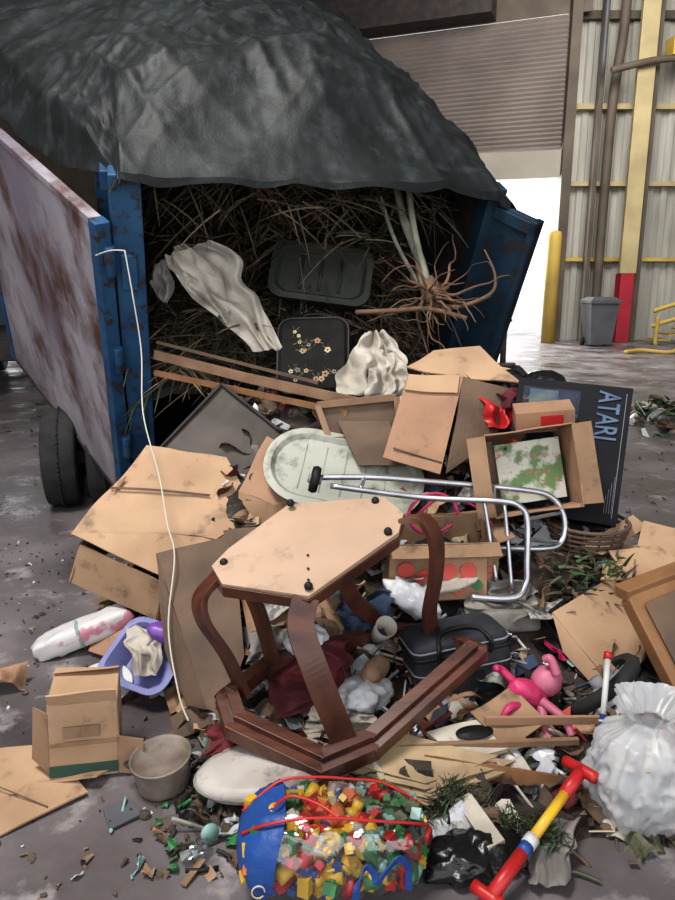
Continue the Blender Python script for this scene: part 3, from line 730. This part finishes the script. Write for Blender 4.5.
b=B('cardboard_sheet'); sheet(b,[(1.05,2.9,.47),(1.33,3.0,.59),(1.40,3.0,.53),(1.13,2.8,.48)],.007,CB1,.008,8); b.done()
b=B('cardboard_box'); cbox(b,place((1.40,2.75,.24),12,8,-25),.34,.26,.2,CB2,CB1,flaps=(60,100,40,110),fl=.12); b.done()
b=B('cardboard_sheet'); sheet(b,[(1.16,2.82,.49),(1.48,2.88,.49),(1.52,2.6,.36),(1.25,2.68,.35)],.007,CB1,.008,8); b.done()
b=B('wooden_drawer_front')
M=frame((1.30,2.34,.38),(.32,.12,.06),(.0,-.22,-.28))
loft(b,M,[(rrect(.42,.36,.02),-.03),(rrect(.42,.36,.02),.03)],WOODO); loft(b,M,[(rrect(.34,.28,.02),-.045),(rrect(.30,.24,.02),.045)],CB3)
sweep(b,[M@V((-.21,-.2,0)),M@V((.21,-.2,0))],rect(.05,.07),WOODO,raw=True,smooth=False)
b.done(bevel=.006)

# ------------------------------------------------------------------ upturned end table
b=B('end_table')
top=[(-.42,2.20,.665),(-.375,2.27,.70),(-.18,2.46,.82),(.17,2.46,.83),(.235,2.36,.81),(.21,2.27,.765),(-.09,2.03,.645),(-.375,2.11,.655)]
poly(b,top,.018,PLY)
tp=[V(p) for p in top]; cc=sum(tp,V((0,0,0)))/8
tp2=[cc+(p-cc)*.985-V((0,-.01,.028)) for p in tp]
sweep(b,tp2+[tp2[0]],rect(.045,.02),WOOD,raw=True,side=(0,-.35,.93),smooth=False)
nt_=V((0,-.35,.93))
for p in (tp[0],tp[3],tp[5],tp[6],tp[2]):
    q=p.lerp(cc,.12)+nt_*.012
    lathe(b,frame(q,(1,0,0),(0,.93,.35)),[(0,0),(.014,0),(.014,.012),(.008,.02),(0,.022)],BLACK,12)
for f in (.3,.55,.75):
    q=cc.lerp(tp[6],f)+nt_*.012; lathe(b,frame(q,(1,0,0),(0,.93,.35)),[(0,0),(.005,0),(.005,.003),(0,.003)],BLACK,8)
ring=[(-.385,2.12,.225),(-.28,2.32,.22),(.20,2.57,.24),(.42,2.52,.25),(.50,2.24,.335),(.115,1.96,.16),(-.05,1.90,.125),(-.345,2.03,.185)]
rg=[V(p) for p in ring]; rc=sum(rg,V((0,0,0)))/8
for off,w_,h_,dz in ((0,.055,.03,0),(-.03,.04,.022,.03),(.012,.03,.016,-.022)):
    pr=[rc+(p-rc)*(1+off*2)+V((0,0,dz)) for p in rg]
    for i in range(8):
        p,q=pr[i],pr[(i+1)%8]; e=(q-p).normalized()*.012
        sweep(b,[p-e,q+e],rect(h_*1.6,w_),WOOD,side=(.05,-.25,.95),raw=True,smooth=False)
def leg(pts,side,w=.065,t=.022): sweep(b,pts,rect(w,t),WOOD,side=side,smooth=False,n=8)
leg([(-.10,2.05,.635),(-.115,2.0,.56),(-.075,1.96,.45),(-.02,1.95,.30),(.03,1.96,.16)],(.95,.25,.1),.085)
leg([(-.40,2.18,.65),(-.45,2.13,.60),(-.44,2.11,.52),(-.37,2.13,.38),(-.32,2.14,.23)],(.7,-.7,.2))
leg([(.22,2.34,.79),(.30,2.32,.80),(.345,2.31,.72),(.35,2.33,.58),(.34,2.38,.42),(.37,2.44,.27)],(.7,.7,0))
leg([(.0,2.42,.78),(.01,2.43,.62),(.05,2.47,.45),(.13,2.52,.34),(.22,2.55,.26)],(.95,.25,.1))
leg([(-.28,2.36,.72),(-.33,2.36,.58),(-.28,2.34,.42),(-.24,2.34,.25)],(.8,-.5,0),.06)
b.done(bevel=.004)

b=B('cooler_bag')
M=place((.45,2.43,.215),-6,-6,12)
supere(b,M,(.19,.115,.12),.25,.3,NAVY,nu=60,nv=30)
def ringp(z,a=.193,c=.118): return [M@V((x,y,z)) for x,y in rrect(2*a,2*c,.04)]
sweep(b,ringp(.06),rect(.012,.006),BLACK,closed=True,raw=True); sweep(b,ringp(.0),rect(.005,.005),GREYT,closed=True,raw=True); sweep(b,ringp(.085,.19,.115),rect(.006,.005),GREYT,closed=True,raw=True)
tube(b,[M@V((-.1,-.12,.05)),M@V((-.1,-.13,.10)),M@V((-.06,-.06,.13)),M@V((.06,-.06,.13)),M@V((.1,-.13,.10)),M@V((.1,-.12,.05))],.008,BLACK)
poly(b,[M@V(p) for p in ((-.07,-.118,-.08),(.07,-.118,-.08),(.07,-.118,-.02),(-.07,-.118,-.02))],.004,BLACK)
b.done()
b=B('maroon_clothes'); drape(b,[((-.26,2.42,.26),(.04,2.42,.28)),((-.26,2.3,.21),(.06,2.3,.22)),((-.24,2.16,.13),(.02,2.16,.15))],MAROON,.04,8,41)
drape(b,[((-.45,2.15,.10),(-.3,2.2,.12)),((-.42,2.02,.08),(-.2,2.05,.10))],MAROON,.03,5,43,16,16); b.done()
b=B('clothes_heap')
drape(b,[((-.32,2.5,.30),(-.10,2.52,.32)),((-.34,2.36,.22),(-.12,2.38,.24))],CLOTHG,.05,7,141)
drape(b,[((-.10,2.2,.15),(.12,2.2,.17)),((-.12,2.08,.10),(.14,2.08,.12))],CLOTH,.04,7,142)
drape(b,[((.0,2.62,.36),(.22,2.62,.40)),((.02,2.5,.26),(.22,2.5,.28))],DENIM,.05,7,143)
drape(b,[((.50,2.75,.42),(.80,2.70,.40)),((.52,2.58,.28),(.78,2.56,.28))],CLOTHG,.05,7,144)
drape(b,[((-.05,2.95,.58),(.20,2.95,.60)),((-.03,2.8,.46),(.25,2.8,.46))],MAROON,.05,7,145)
b.done()
b=B('plastic_bottle')
lathe(b,place((.62,2.50,.27),80,20,50),[(0,-.09),(.03,-.09),(.035,-.07),(.035,.03),(.015,.07),(.013,.09),(0,.09)],CLEAR,20); b.done()
b=B('plastic_bottle')
lathe(b,place((-.02,2.62,.40),70,-20,20),[(0,-.08),(.028,-.08),(.03,-.06),(.03,.03),(.012,.06),(.012,.08),(0,.08)],TEAL,20); b.done()
b=B('crumpled_newspaper')
for q,s in (((-.25,2.66,.36),.09),((.30,2.74,.42),.08),((.85,2.62,.30),.09),((.60,2.36,.20),.07),((.10,2.12,.12),.06)):
    M=place(q,R(-30,30),R(-30,30),R(0,90)); sheet(b,[M@V((-s,-s,0)),M@V((s,-s,0)),M@V((s,s,0)),M@V((-s,s,0))],.002,NEWS,s*.4,14,ns=.8/s,seed=s*900)
b.done()
b=B('plastic_grocery_bag'); supere(b,place((-.12,2.42,.28),20,10,30),(.08,.07,.06),1,1,BAGW,.16,16,2,48,30); b.done()
b=B('plastic_grocery_bag'); supere(b,place((.10,2.25,.17),0,10,60),(.12,.08,.05),1,1,BAGW,.16,16,3,48,30); b.done()
b=B('plastic_grocery_bag'); supere(b,place((.30,2.62,.36),0,25,-30),(.12,.07,.05),1,1,BAGW,.16,14,4,48,30); b.done()
b=B('plastic_grocery_bag'); supere(b,place((.42,2.70,.39),0,-15,-10),(.14,.08,.03),1,1,CLOTH,.16,14,6,48,30); b.done()
b=B('paper_cup'); lathe(b,place((.17,2.46,.30),40,20,0),[(0,-.05),(.03,-.05),(.042,.06),(.04,.06),(.028,-.045)],CLOTH); b.done()
b=B('brown_shoe'); supere(b,place((.14,2.32,.22),30,10,70),(.09,.04,.04),.8,.8,CB2,.06,9,3); b.done()
b=B('grey_suitcase'); supere(b,place((.68,2.62,.27),-20,8,20),(.13,.09,.045),.3,.3,CLOTHG); b.done()

DV=mat('dirty_vinyl',(.50,.47,.44),(.34,.30,.27),4,.5,c3=(.20,.17,.15),t3=.60,w3=.06)
b=B('round_seat_cushion')
M=place((-.23,1.955,.085),2,-5,8)
S_=Matrix.Diagonal((1.06,.62,1,1))
lathe(b,M@S_,[(0,-.03),(.17,-.03),(.205,-.02),(.215,0),(.205,.018),(.17,.026),(0,.028)],DV,40)
sweep(b,[M@V((1.06*.216*math.cos(t*.196),.62*.216*math.sin(t*.196),0)) for t in range(32)],circ(.004,6),CLOTHG,closed=True,raw=True); b.done()

# clear zipped bag of toy blocks
b=B('toy_bag')
M=place((-.01,1.625,.125),-8,2,6)
BX,BY,BZ=.265,.14,.120
def bx(x):
    k=(1-abs(x/BX)**4.5)**.45 if abs(x)<BX else 0
    sag=.90+.10*math.sin(x*11+2.4)
    return BY*k,BZ*k*sag
TB=[YEL,YEL,YEL,YEL,YEL,RED,RED,GRN,BLU,ORNG,CLOTH]
for k in range(650):
    x=R(-.225,.24); hy,hz=bx(x); ang=R(0,6.283); rr=R(.5,.88)
    y=sp(math.cos(ang),.6)*hy*rr; z=sp(math.sin(ang),.6)*hz*rr
    Mb=M@place((x,y,z),R(0,90),R(0,90),R(0,90)); s=R(.014,.029); m_=random.choice(TB if x<.08 else [GRN,GRN,BLACK,F1,TEAL,RED,YEL,GRN,BLACK])
    if k%4==0: lathe(b,Mb,[(0,-s),(s*.8,-s),(s*.8,s),(0,s)],m_,12)
    else:
        box(b,Mb,(-s,-s*.6,-s*.5),(s,s*.6,s*.5),m_)
        for sx in (-.5,.5): lathe(b,Mb@Matrix.Translation((sx*s,0,s*.5)),[(s*.28,0),(s*.28,s*.25),(0,s*.25)],m_,8)
def shell(x,v,k=1.0):
    hy,hz=bx(x); a=2*math.pi*v
    y=sp(math.cos(a),.6)*hy; z=sp(math.sin(a),.6)*hz
    n_=1+.06*rid(x*18,a*1.6,4)+.04*rid(x*40,a*3.2,8)
    return M@V((x,y*n_*k,z*n_*k))
fgrid(b,lambda u,v: shell(-BX*.999+2*BX*.999*u,v,1.0),80,80,CLEAR)
fgrid(b,lambda u,v: shell(-BX*.9995+(.100+.03*math.sin(6.28*v))*u,v,1.02),14,80,BLU)
tube(b,[M@V((x,-bx(x)[0]*.78,bx(x)[1]*1.02+.006)) for x in (-.25,-.19,-.1,0,.1,.19,.25)],.004,RED)
tube(b,[M@V((x,bx(x)[0]*.5,bx(x)[1]*1.05+.008)) for x in (-.25,-.15,-.05,.05,.15,.25)],.004,RED)
tube(b,[M@V((-.165,-.06,.134)),M@V((-.12,-.03,.142)),M@V((-.05,-.07,.140)),M@V((-.0,-.11,.125))],.004,RED)
sweep(b,[M@V(p) for p in ((.04,-.156,-.07),(.045,-.163,-.02),(.065,-.158,.02),(.085,-.158,.005),(.095,-.160,-.02),(.12,-.158,.01),(.15,-.152,.035),(.175,-.148,.01),(.18,-.14,-.06))],rect(.018,.004),BLU,side=(.3,0,.9),smooth=False)
def loop(cx,cz,r,n0=9): tube(b,[M@V((cx+r*math.cos(t*.7),-.156,cz+r*math.sin(t*.7))) for t in range(n0)],.0022,CLOTH)
loop(-.205,-.03,.016); loop(-.20,-.065,.012,7)
b.done()

b=B('cardboard_box')
M=place((-.86,2.10,.02),0,3,14)
cbox(b,M,.21,.20,.27,CB1,CB1,flaps=(25,None,-60,None),fl=.06)
sheet(b,[M@V((-.105,-.1,.27)),M@V((.105,-.1,.27)),M@V((.105,.1,.28)),M@V((-.105,.1,.28))],.006,CB1,.006,6)
box(b,M,(-.107,-.107,.01),(.107,-.103,.05),mat('faded_green_print',(.03,.07,.05),None,rough=.7)); box(b,M,(-.107,-.108,.12),(.107,-.103,.135),CB2)
box(b,M,(-.06,-.109,.15),(.05,-.103,.19),CB2)
sheet(b,[M@V((.105,-.1,.0)),M@V((.105,-.1,.14)),M@V((.19,-.12,.13)),M@V((.19,-.12,.0))],.005,CB2,.004,6)
sheet(b,[M@V((-.105,-.1,.02)),M@V((-.105,-.1,.24)),M@V((-.16,-.02,.22)),M@V((-.17,-.02,.03))],.005,CB2,.004,6)
b.done()
b=B('flattened_cardboard'); sheet(b,[(-1.30,2.12,.012),(-1.02,2.16,.03),(-.80,1.93,.015),(-1.02,1.74,.012)],.006,CB1,.010,10)
sheet(b,[(-.98,1.97,.02),(-.78,1.96,.05),(-.75,2.04,.02),(-.95,2.06,.02)],.006,CB1,.008,6); tube(b,[(-1.25,2.02,.024),(-.9,1.86,.022)],.002,CB3); b.done()
b=B('cooking_pot')
M=place((-.565,1.985,.0),4,-4,0)
lathe(b,M,[(0,.005),(.08,.005),(.086,.02),(.095,.11),(.101,.115),(.099,.12),(.091,.115),(.083,.09),(0,.085)],POTM,32)
for s_ in (-1,1): tube(b,[M@V((s_*.095,-.02,.09)),M@V((s_*.12,0,.095)),M@V((s_*.095,.02,.09))],.005,DKSTEEL)
b.done()
b=B('diaper_pack')
M=frame((-1.13,2.86,.09),(.34,.12,.10),(-.1,.3,0))
supere(b,M,(.21,.06,.05),.45,.35,mat('printed_wrap',(.55,.53,.53),(.50,.22,.28),9,.4,lo=.55,hi=.6),.08,12,2,48,24)
sweep(b,[M@V((-.02,sp(math.cos(t*.314),.4)*.0615,sp(math.sin(t*.314),.45)*.052)) for t in range(20)],rect(.014,.003),TEAL,side=(1,.3,.2),closed=True,raw=True)
b.done()
b=B('lavender_basin')
M=frame((-.76,2.55,.13),(.26,-.12,-.02),(.05,.22,.13))
loft(b,M,[(rrect(.22,.18,.05),-.06),(rrect(.29,.26,.06),.03),(rrect(.33,.30,.07),.035),(rrect(.33,.30,.07),.042),(rrect(.285,.255,.06),.042),(rrect(.22,.18,.05),-.05)],PURP)
b.done()
b=B('white_cloth_scrap'); drape(b,[((-.88,2.66,.22),(-.70,2.64,.24)),((-.84,2.56,.18),(-.70,2.54,.16)),((-.80,2.48,.10),(-.72,2.48,.10))],CLOTH,.03,7,91,24,24); b.done()
b=B('purple_toy'); supere(b,place((-.70,2.60,.22),20,20,10),(.07,.045,.035),1,1,PURPD,.15,9,3); b.done()
b=B('white_dish'); lathe(b,place((-.93,2.50,.03),16,8,0),[(0,0),(.07,0),(.11,.035),(.106,.037),(.065,.008),(0,.008)],WHITE); b.done()
b=B('brown_paper_bag'); M=place((-1.34,2.55,.035),10,10,20); sheet(b,[M@V((-.07,-.05,0)),M@V((.07,-.05,0)),M@V((.07,.05,0)),M@V((-.07,.05,0))],.003,CBR,.035,14,ns=16,seed=3); b.done()

b=B('foam_board'); sheet(b,[(.30,2.08,.12),(.56,2.16,.14),(.64,2.05,.11),(.40,1.97,.09)],.02,FOAM,.006,8)
lathe(b,place((.46,2.07,.135),6,2,15)@Matrix.Diagonal((1.5,.7,1,1)),[(0,0),(.045,0),(.045,.004),(0,.004)],BLACK,24); b.done()
b=B('cardboard_sheet'); sheet(b,[(.46,2.15,.16),(.62,2.24,.2),(.72,2.12,.14),(.56,2.02,.11)],.007,CB2,.01,8); b.done()
b=B('paper_stack')
for k in range(9):
    o=V((R(-.04,.04),R(-.03,.03),.007*k)); sheet(b,[V((-.02,1.96,.045))+o,V((.26,2.04,.07))+o,V((.55,1.96,.055))+o,V((.30,1.86,.03))+o],.003,PAPER,.016,10,seed=k)
b.done()
b=B('wood_plank'); sweep(b,[(.15,2.02,.115),(.80,2.04,.125)],rect(.02,.018),WOODL,side=(0,0,1),raw=True,smooth=False); b.done()
b=B('wood_plank'); sweep(b,[(.50,2.10,.16),(.90,2.12,.15)],rect(.028,.014),CBR,side=(0,0,1),raw=True,smooth=False); b.done()
b=B('wood_plank'); sweep(b,[(.28,1.98,.09),(.78,1.90,.06)],rect(.05,.012),WOODO,side=(0,.2,1),raw=True,smooth=False); b.done()
b=B('green_tinsel_garland')
for k in range(1100):
    t=R(0,1); c=V((.28+.35*t,1.78+.10*math.sin(t*5),.05+.03*math.sin(t*9))); blade(c+V((R(-.03,.03),R(-.03,.03),R(-.02,.03))),(R(-1,1),R(-1,1),R(-.4,1)),R(.02,.045),.003,random.choice([F4,LEAF,F4,F1]),.2)
b.done()
b=B('black_scrap_bag'); supere(b,place((.38,1.66,.03),0,0,20),(.14,.08,.045),1,1,BAGK,.18,14,5,60,36); b.done()
b=B('pine_cutting_board'); sheet(b,[(.36,1.84,.06),(.41,1.86,.07),(.47,1.66,.08),(.42,1.64,.07)],.012,FOAM,.002,4); b.done()

b=B('pink_doll')
supere(b,place((.76,2.28,.20),0,0,20),(.056,.052,.055),1,1,PINKL,.04,12,1); supere(b,place((.68,2.24,.17),0,30,0),(.07,.046,.046),1,1,PINK,.12,14,2)
for q in (((.66,2.26,.18),(.60,2.3,.23),(.57,2.28,.25)),((.66,2.2,.15),(.60,2.16,.17),(.57,2.14,.14)),((.72,2.2,.15),(.72,2.12,.10),(.74,2.08,.07)),((.78,2.24,.25),(.76,2.26,.30),(.74,2.27,.29)),((.72,2.2,.17),(.78,2.14,.14),(.80,2.1,.10))): tube(b,q,.018,PINK if q[0][0]<.7 else PINKL,taper=lambda t:1-.3*t)
b.done()
b=B('bicycle_wheel')
M=frame((.96,2.30,.17),(.25,.1,.15),(.1,-.2,.2))
lathe(b,M,[(.13,-.02),(.16,-.025),(.175,0),(.16,.025),(.13,.02),(.13,-.02)],RUBBER,40); lathe(b,M,[(0,-.03),(.025,-.03),(.025,.03),(0,.03)],GREYT,16)
for t in range(18): tube(b,[M@V((.02*math.cos(t*.349),.02*math.sin(t*.349),.01)),M@V((.135*math.cos(t*.349),.135*math.sin(t*.349),0))],.0025,RIM,n=2)
b.done()
b=B('toy_golf_club')
a_=V((.93,2.18,.37)); c_=V((.83,1.93,.10))
tube(b,[a_,a_.lerp(c_,.06)],.015,RED,n=2); tube(b,[a_.lerp(c_,.06),a_.lerp(c_,.55)],.010,WHITE,n=2); tube(b,[a_.lerp(c_,.55),c_],.011,BLU,n=2)
for k in range(3):
    q=a_.lerp(c_,.6+.12*k); tube(b,[q,q+(c_-a_)*.02],.015,WHITE,n=2)
b.done()
b=B('white_trash_bag')
def bagf(u,v,kk=1.0):
    th=2*math.pi*u; z=v
    r=.135*math.sin(math.pi*min(1,.18+z*.82))**.55 if z<.82 else .04+.06*(z-.82)/.18
    if .70<z<.82: r=.135*math.sin(math.pi*(.18+.70*.82))**.55*(1-(z-.7)/.12)+.04*((z-.7)/.12)
    c_,s_=math.cos(th),math.sin(th)
    r*=1+.07*math.sin(5*th+3*z)+.13*(1-2*abs(noise.noise(V((c_*2.5,s_*2.5,z*3)))))+.09*(1-2*abs(noise.noise(V((c_*5+z,s_*5,z*5)))))+.05*rid(c_*10,s_*10,z*9)
    r*=kk
    return V((.92+r*math.cos(th)*1.05+.03*z,1.84+r*math.sin(th)*.85+.03*z,.01+.38*z))
fgrid(b,bagf,110,80,SHEER)
for k in range(46):
    a=R(0,6.28); z=R(.06,.62); r=R(.03,.095); scrap(b,(.93+r*math.cos(a),1.85+r*math.sin(a)*.8,.01+.38*z),R(.03,.055),random.choice([WHITE,CLOTH,BAGW,CLOTHG,BAGW,GREYT,CLOTH,BEIGE,CLOTHG]))
b.done()
b=B('toy_pogo_stick')
p0=V((.74,1.84,.17)); p1=V((.40,1.50,.06))
tube(b,[p0,p0.lerp(p1,.22)],.019,RED,n=2); tube(b,[p0.lerp(p1,.22),p0.lerp(p1,.58)],.015,YEL,n=2); tube(b,[p0.lerp(p1,.58),p0.lerp(p1,.64)],.021,WHITE,n=2); tube(b,[p0.lerp(p1,.64),p0.lerp(p1,.70)],.019,BLU,n=2)
tube(b,[p0.lerp(p1,.70),p1],.019,RED,n=2); tube(b,[(.77,1.80,.17),(.74,1.84,.17),(.71,1.90,.155)],.018,RED,n=3)
tube(b,[(.36,1.54,.05),(.42,1.48,.05)],.018,RED,n=3); b.done()
b=B('grey_sock'); drape(b,[((.58,1.74,.06),(.72,1.76,.07)),((.54,1.66,.05),(.66,1.66,.06)),((.52,1.56,.03),(.62,1.56,.03))],CLOTHG,.03,8,61,24,24); b.done()
b=B('glass_jar'); lathe(b,place((-.40,1.78,.03),80,0,30),[(0,-.06),(.03,-.06),(.034,-.05),(.034,.03),(.025,.05),(.025,.06)],CLEAR,20); lathe(b,place((-.40,1.78,.03),80,0,30),[(0,.06),(.027,.06),(.027,.05)],TEAL,16); b.done()
b=B('plastic_cup'); lathe(b,place((-.40,1.68,.03),75,0,-40),[(0,-.04),(.022,-.04),(.03,.04),(.028,.04),(.02,-.035)],CLEAR,20); b.done()
b=B('popsicle_stick'); sweep(b,[(-.42,1.58,.01),(-.38,1.66,.02)],rect(.018,.004),WOODL,side=(1,0,0),raw=True,smooth=False); b.done()
b=B('black_scrap_panel'); poly(b,[(-.73,1.86,.01),(-.66,1.90,.015),(-.60,1.84,.012),(-.68,1.78,.01)],.006,GREY); b.done()

# ------------------------------------------------------------------ camera, light
cam=bpy.data.cameras.new('camera'); cam.sensor_fit='VERTICAL'; cam.sensor_height=36; cam.sensor_width=36; cam.lens=28; cam.clip_end=300
co=bpy.data.objects.new('camera',cam); co.location=(0,0,1.6); co.rotation_euler=(math.radians(76.7),0,0)
bpy.context.collection.objects.link(co); bpy.context.scene.camera=co
w=bpy.data.worlds.new('world'); bpy.context.scene.world=w; w.use_nodes=True
bg=w.node_tree.nodes['Background']; bg.inputs[0].default_value=(.95,.97,1,1); bg.inputs[1].default_value=1.9
def area(name,loc,tgt,size,power,col=(1,1,1)):
    l=bpy.data.lights.new(name,'AREA'); l.size=size; l.energy=power; l.color=col
    o=bpy.data.objects.new(name,l); o.location=loc; o.rotation_euler=(V(tgt)-V(loc)).to_track_quat('-Z','Y').to_euler(); bpy.context.collection.objects.link(o)
area('added_area_light',(-2.0,1.2,7.5),(0,3,0.5),2.0,580,(1,.965,.92))  # added key light, high on the left; stands for no actual fixture
area('added_area_light',(5,13,9.5),(7,20,3),4,1000,(1,.96,.90))  # added light to brighten the back wall, not a fixture of the building
area('doorway_daylight',(3,24,4),(2,10,0),4,1500,(1,.97,.93))
bpy.context.scene.view_settings.view_transform='Standard'
try: bpy.context.scene.view_settings.look='Medium High Contrast'
except Exception: pass
